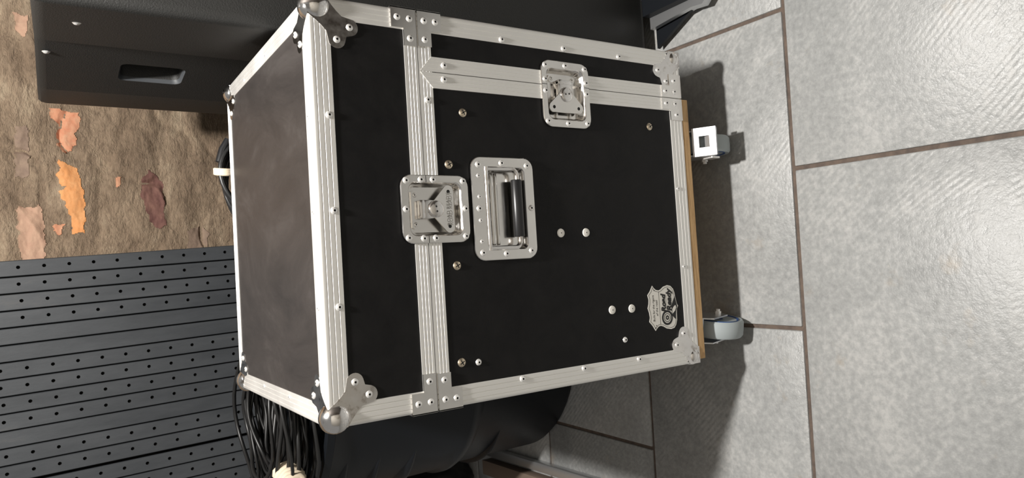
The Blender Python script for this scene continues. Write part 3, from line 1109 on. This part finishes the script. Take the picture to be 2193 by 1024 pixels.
# the facet with the hand hole: a ring of quads around a slot, then the slot's walls
A2, A3 = Vector((*P2, 0)), Vector((*P3, 0))
uu = (A3 - A2); ul = uu.length; uu.normalize()
nn_ = Vector((-uu.y, uu.x, 0))
if nn_.x > 0: nn_ = -nn_
hc, hz, hw_, hh_ = 0.120, 0.955, 0.090, 0.118
hl = rrect(hw_, hh_, .016, 4)
qp = lambda u, z, d=0: A2 + uu * u + Vector((0, 0, z)) - nn_ * d
zl, zh = lv[1][0], lv[2][0]
k0 = len(m.v)
outer = []
for x, y in hl:
    s_ = max(abs(x) / (hw_ / 2), abs(y) / (hh_ / 2))
    outer.append((x, y))
K = len(hl)
# frame quads: project each hole point outward to the border of a middle rectangle
mid = [(x * 1.35, y * 1.35) for x, y in hl]
rect = []
for x, y in hl:
    rect.append((0 - hc if x < 0 else ul - hc, (0.2 if y > 0 else -0.2)))
R2 = []
for (x, y) in hl:
    sx = (ul - hc) if x > 0 else hc
    s_ = min(sx / max(abs(x), 1e-6), 0.16 / max(abs(y), 1e-6))
    R2.append((x * s_, y * s_))
for (dx, dy), (lp, d) in (((0, 0), (hl, 0.0)), ((0, 0), ([(x * .93, y * .94) for x, y in hl], 0.008)), ((0, 0), ([(x * .90, y * .92) for x, y in hl], 0.085))):
    m.v += [tuple(qp(hc + x, hz + y, d)) for x, y in lp]
for j in range(2):
    for i in range(K):
        m.f.append((k0 + j * K + i, k0 + j * K + (i + 1) % K, k0 + (j + 1) * K + (i + 1) % K, k0 + (j + 1) * K + i)); m.m.append(1 if j == 0 else 0)
m.f.append(tuple(k0 + 2 * K + i for i in range(K))); m.m.append(0)
# facet sheet: one n-gon split in two halves around the slot (left/right of hole centre)
c0 = len(m.v)
m.v += [tuple(qp(0, zl)), tuple(qp(ul, zl)), tuple(qp(ul, zh)), tuple(qp(0, zh)), tuple(qp(hc, zl)), tuple(qp(hc, zh))]
right = [i for i in range(K) if hl[i][0] > 0]
right.sort(key=lambda i: hl[i][1])
left = [i for i in range(K) if hl[i][0] <= 0]
left.sort(key=lambda i: hl[i][1])
bot = len(m.v); m.v += [tuple(qp(hc, hz - hh_ / 2)), tuple(qp(hc, hz + hh_ / 2))]
m.f.append((c0 + 4, c0 + 1, c0 + 2, c0 + 5, bot + 1, *[k0 + i for i in reversed(right)], bot)); m.m.append(0)
m.f.append((c0 + 4, bot, *[k0 + i for i in left], bot + 1, c0 + 5, c0 + 3, c0 + 0)); m.m.append(0)
m.build('cabinet', ['plastic', 'slat'], spk, 30, SI)
# rigging points and little screws on the side
for (px, py, z) in ((0.612, 0.33, 1.095), (0.641, 0.60, 1.135)):
    s3 = MB(); s3.lathe([(0, .003), (.004, .002), (.007, -.001)], 10)
    s3.build('screw', 'rivet', spk, 40, SI @ face_mtx((px + .0005, py, z), 'l'))
for fx, fy in ((0.68, 0.27), (1.04, 0.27), (0.70, 0.92), (1.02, 0.92)):
    f3 = MB(); f3.lathe([(.0, 0.0), (.022, .0), (.020, .0355), (0, .0355)], 14)
    f3.build('rubber_foot', 'rubber', spk, 40, SI @ Matrix.Translation((fx, fy, 0)))

# folded steel stand foot in front of the speaker
ft = empty('stand_foot', (0.72, 0.09, 0))
tag(ft, 'grey folded steel stand foot on the floor in front of the loudspeaker', 'stand foot')
FI = Matrix.Translation((-0.72, -0.09, 0))
m = MB()
bar = [(0.690, 0.165), (0.700, 0.05), (0.697, 0.020), (0.708, 0.008), (0.722, 0.016), (0.745, 0.165)]
m.prism([(x, y, .028) for x, y in bar], (0, 0, .012))
m.prism([(x + (.004 if x < .71 else 0), y + (.01 if y < .1 else 0), .010) for x, y in bar], (0, 0, .018))
m.build('bar', 'zinc', ft, 30, FI)
m = MB()
m.prism([(x, y, .0405) for x, y in [(0.715, 0.165), (0.716, 0.05), (0.78, 0.03), (0.80, 0.165)]], (0, 0, .02))
m.build('plate', 'bin', ft, 30, FI)
m = MB()
m.prism([(x, y, .012) for x, y in [(0.652, 0.168), (0.712, 0.050), (0.760, 0.02), (0.800, 0.02), (0.800, 0.168)]], (0, 0, .008))  # dark plate added to stand in for a triangular floor shadow
m.build('shadow_plate', 'bin', ft, 30, FI)
m = MB()
m.lathe([(0, 0), (.015, 0), (.015, .022), (.011, .026), (0, .026)], 16)
m.build('rubber_tip', 'wood', ft, 40, FI @ Matrix.Translation((.728, .000, 0)))

# ================================================================== PERFORATED SLATS leaning at the wall
SP, SL, HP = 0.0447, 1.50, 0.058


def slat_mesh(holes):
    m = MB()
    w_, dp = SP - .0035, 0.022
    x0, x1 = 0.0, w_
    z0, z1 = 0.0, SL
    ch = .0016
    if not holes:
        m.prism([(x0, 0, z0), (x0, -dp + ch, z0), (x0 + ch, -dp, z0), (x1 - ch, -dp, z0), (x1, -dp + ch, z0), (x1, 0, z0)], (0, 0, SL))
        return m.mesh('slat', 'slat')
    loop = [(x0 + ch, -dp), (x0, -dp + ch), (x0, 0), (x1, 0), (x1, -dp + ch), (x1 - ch, -dp)]
    for i in range(5):
        a, b_ = loop[i], loop[i + 1]
        m.add([(a[0], a[1], z0), (b_[0], b_[1], z0), (b_[0], b_[1], z1), (a[0], a[1], z1)], [(0, 1, 2, 3)])
    for z in (z0, z1):
        m.add([(p[0], p[1], z) for p in loop], [tuple(range(6))])
    nh = int(SL / HP)
    off = 0.035
    hx = w_ * 0.55
    r = 0.0048
    ys = -dp
    zcs = [off + i * HP for i in range(nh)]
    bounds = [z0] + [(zcs[i] + zcs[i + 1]) / 2 for i in range(nh - 1)] + [z1]
    for i, zc in enumerate(zcs):
        za, zb2 = bounds[i], bounds[i + 1]
        a_ = [(x0 + ch, za), (hx, za), (x1 - ch, za), (x1 - ch, zc), (x1 - ch, zb2), (hx, zb2), (x0 + ch, zb2), (x0 + ch, zc)]
        c_ = [(hx + r * math.cos(-.75 * PI + PI / 4 * k), zc + r * math.sin(-.75 * PI + PI / 4 * k)) for k in range(8)]
        vs = [(x, ys, z) for x, z in a_] + [(x, ys, z) for x, z in c_] + [(x, ys + .016, z) for x, z in c_]
        fs = [(k, (k + 1) % 8, 8 + (k + 1) % 8, 8 + k) for k in range(8)]
        m.add(vs, fs, 0)
        m.add([vs[q] for q in range(8, 24)], [(k, (k + 1) % 8, 8 + (k + 1) % 8, 8 + k) for k in range(8)] + [tuple(range(8, 16))], 1)
    return m.mesh('slat', ['slat', 'hole'])


sm_h, sm_p = slat_mesh(True), slat_mesh(False)


def slat_panel(label, xr, ypos, tilt, pattern, z_off):
    root = empty('slat_panel', (xr, ypos, 0.0))
    root.rotation_euler = (0, tilt, 0)
    tag(root, label, 'slat panel')
    for i, h in enumerate(pattern):
        dz = random.uniform(-.003, .003)
        link('slat', sm_h if h else sm_p, root, Matrix.Translation((-SP * (i + 1), random.uniform(-.0015, .0015), .02 + z_off + dz)))
    m = MB()
    m.box((-SP * len(pattern), .002, .03 + z_off), (-.002, .014, SL))
    m.build('backing_board', 'hole', root)
    return root


TILT = math.radians(-2.1)
xtop = 0.298 + math.tan(math.radians(2.1)) * 1.25
slat_panel('dark grey slat panel with rows of holes leaning against the plastered wall', xtop, 1.40, TILT, [1, 1, 1, 1, 0, 0, 1, 1, 1, 1, 0, 1, 1], 0.0)
slat_panel('set-back dark grey perforated slat panel at the left, beside the wider panel', xtop - SP * 13 - .008, 1.412, TILT, [1, 1, 1, 0, 1, 1], 0.0)

# ================================================================== ROUND BIN behind the case
binr = empty('plastic_bin', (0.0, 0.875, 0))
tag(binr, 'round black plastic bin behind the road case with cables heaped on top', 'bin')
prof = [(.365, 0.0), (.372, .012), (.375, .27), (.385, .282), (.392, .296), (.392, .31), (.383, .322), (.388, .60), (.392, .645), (.402, .652), (.402, .668), (.392, .672), (.384, .660), (.376, .62), (.365, .05), (0, .045)]
m = MB()
NS = 144
for r_, z_ in prof:
    for i in range(NS):
        a = 2 * PI * i / NS
        rr = r_ * 0.876
        # shallow upright flutes pressed into the wall
        if .33 < z_ < .61 and r_ > .38:
            pass
        m.v.append((rr * math.cos(a), rr * math.sin(a), z_))
for j in range(len(prof) - 1):
    for i in range(NS):
        m.f.append((j * NS + i, j * NS + (i + 1) % NS, (j + 1) * NS + (i + 1) % NS, (j + 1) * NS + i)); m.m.append(0)
m.f.append(tuple(range(NS))[::-1]); m.m.append(0)
m.build('tub', 'bin', binr, 50)
# moulded horizontal ribs with pointed ends
for (a0, zc, hgt) in ((-2.14, .610, .020), (-2.20, .530, .016), (-2.24, .440, .022), (-2.22, .20, .007)):
    f = MB()
    n, sec = 30, 7
    R0 = (.385 if zc > .3 else .372) * .876
    for i in range(n + 1):
        t = i / n
        a = a0 - 1.5 * t
        hh = hgt * min(1.0, .05 + 4.0 * t, .05 + 4.0 * (1 - t))
        for q in range(sec):
            s_ = q / (sec - 1) * 2 - 1
            rr = R0 + (.014 * (1 - s_ * s_)) * min(1.0, 5 * t, 5 * (1 - t)) - .001
            f.v.append((rr * math.cos(a), rr * math.sin(a), zc + hh * s_))
    for i in range(n):
        for q in range(sec - 1):
            f.f.append((i * sec + q, i * sec + q + 1, (i + 1) * sec + q + 1, (i + 1) * sec + q)); f.m.append(0)
    f.build('rib', 'bin', binr, 60)

# ================================================================== CABLES
coil = empty('cable_coil', (-0.10, 0.775, 0.674))
tag(coil, 'heap of coiled black cables with cream tape on the round bin', 'cable')
for k in range(30):
    m = MB()
    rx = random.uniform(.13, .215); ry = rx * random.uniform(.9, 1.02)
    cx, cy = random.uniform(-.02, .02), random.uniform(-.025, .02)
    base = .010 + .0048 * k
    ph = random.uniform(0, 6)
    tl = random.uniform(-.10, .10); tl2 = random.uniform(-.10, .10)
    pts = []
    for i in range(48):
        a = 2 * PI * i / 48
        wob = 1 + .04 * math.sin(3 * a + ph) + .03 * math.sin(5 * a + 2 * ph)
        x = cx + rx * wob * math.cos(a); y = cy + ry * wob * math.sin(a)
        pts.append((x, y, max(.006, base * .50 + tl * x + tl2 * y + .006 * math.sin(4 * a + ph))))
    m.tube(pts, random.uniform(.0036, .0050), 8, 0, True)
    m.build('cable', 'cable', coil, 60)
m = MB()
for k in range(5):
    pts = []
    for i in range(16):
        a = 2 * PI * i / 16
        pts.append((-.125 + .004 * k + .018 * math.cos(a), -.195 + .012 * k, .060 + .022 * math.sin(a) + .003 * math.sin(3 * a + k)))
    m.tube(pts, .0075, 7, 0, True)
m.build('tape', 'tape', coil, 60)
for k, (p, q) in enumerate((((-.175, -.155, .062), (-.168, -.140, .066)), ((-.160, -.125, .068), (-.155, -.112, .073)))):
    m = MB(); m.tube([p, q], .0055, 10); m.build('plug', 'gold', coil, 50)
    m = MB(); m.tube([q, (q[0] + .012, q[1] + .03, q[2] + .006), (q[0] + .035, q[1] + .07, q[2] - .004), (q[0] + .08, q[1] + .10, q[2] - .03)], .0045, 8); m.build('plug_lead', 'cable', coil, 60)

back = empty('hanging_cable', (0.41, 0.552, 0.75))
tag(back, 'black cable bundle with a cream tie hanging behind the lid', 'cable')
for k in range(4):
    m = MB()
    pts = []
    for i in range(40):
        a = 2 * PI * i / 40
        pts.append((.082 * math.cos(a) * (1 + .05 * k) - .006 * k, -.004 + .007 * k + .003 * math.sin(2 * a), (.104 - .004 * k) * math.copysign(abs(math.sin(a)) ** .8, math.sin(a)) + (.01 * math.cos(a) if k < 2 else 0)))
    m.tube(pts, .0052, 8, 0, True)
    m.build('cable', 'cable', back, 60)
m = MB()
m.tube([(.075, .004, .085), (.055, .004, .097), (.03, .004, .104)], .0085, 10)
m.build('plug_sleeve', 'rubber', back, 60)
m = MB()
pts = [(.012 + .004 * math.cos(2 * PI * i / 16), .008 + .020 * math.cos(2 * PI * i / 16), .095 + .018 * math.sin(2 * PI * i / 16)) for i in range(16)]
for s_ in (-.004, 0, .004):
    m.tube([(x + s_, y, z) for x, y, z in pts], .0035, 6, 0, True)
m.build('tie', 'tape', back, 60)

# ================================================================== bits on the floor at the left
m = MB()
m.box((-0.013, -.32, 0.0), (0.013, .36, .022), 0, .003)
rail = m.build('steel_rail', 'zinc', None, 40, Matrix.Translation((-.366, .76, 0)) @ Matrix.Rotation(.03, 4, 'Z'))
tag(rail, 'grey steel rail lying on the tiles beside the bin', 'rail')
m = MB()
m.box((-0.022, -.30, 0.0), (0.022, .22, .034), 0, .002)
bat = m.build('wood_batten', 'oldwood', None, 40, Matrix.Translation((-.414, .80, 0)) @ Matrix.Rotation(.03, 4, 'Z'))
tag(bat, 'brown wooden batten lying next to the steel rail', 'batten')

# slumped black bag beyond the batten
bag = empty('fabric_bag', (-0.53, 1.21, 0))
tag(bag, 'black fabric bag slumped on the floor beside the round bin', 'bag')
m = MB()
nu, nv = 48, 24
for j in range(nv + 1):
    ph = PI * j / nv
    for i in range(nu):
        a = 2 * PI * i / nu
        n_ = Vector((math.sin(ph) * math.cos(a), math.sin(ph) * math.sin(a), math.cos(ph)))
        k = 1 + .10 * noise.fractal(n_ * 2.2, 0.9, 2.0, 4)
        sq = lambda t: math.copysign(abs(t) ** 0.75, t)
        m.v.append((.135 * sq(n_.x) * k, .13 * sq(n_.y) * k, max(0.0, .15 + .165 * sq(n_.z) * k)))
for j in range(nv):
    for i in range(nu):
        m.f.append((j * nu + i, j * nu + (i + 1) % nu, (j + 1) * nu + (i + 1) % nu, (j + 1) * nu + i)); m.m.append(0)
m.build('bag_body', 'cable', bag, 80)
m = MB()
m.tube([(-.05 + .10 * t, .0 + .03 * math.sin(PI * t), .30 + .055 * math.sin(PI * t)) for t in [i / 12 for i in range(13)]], .009, 8)
m.build('carry_strap', 'rubber', bag, 60)
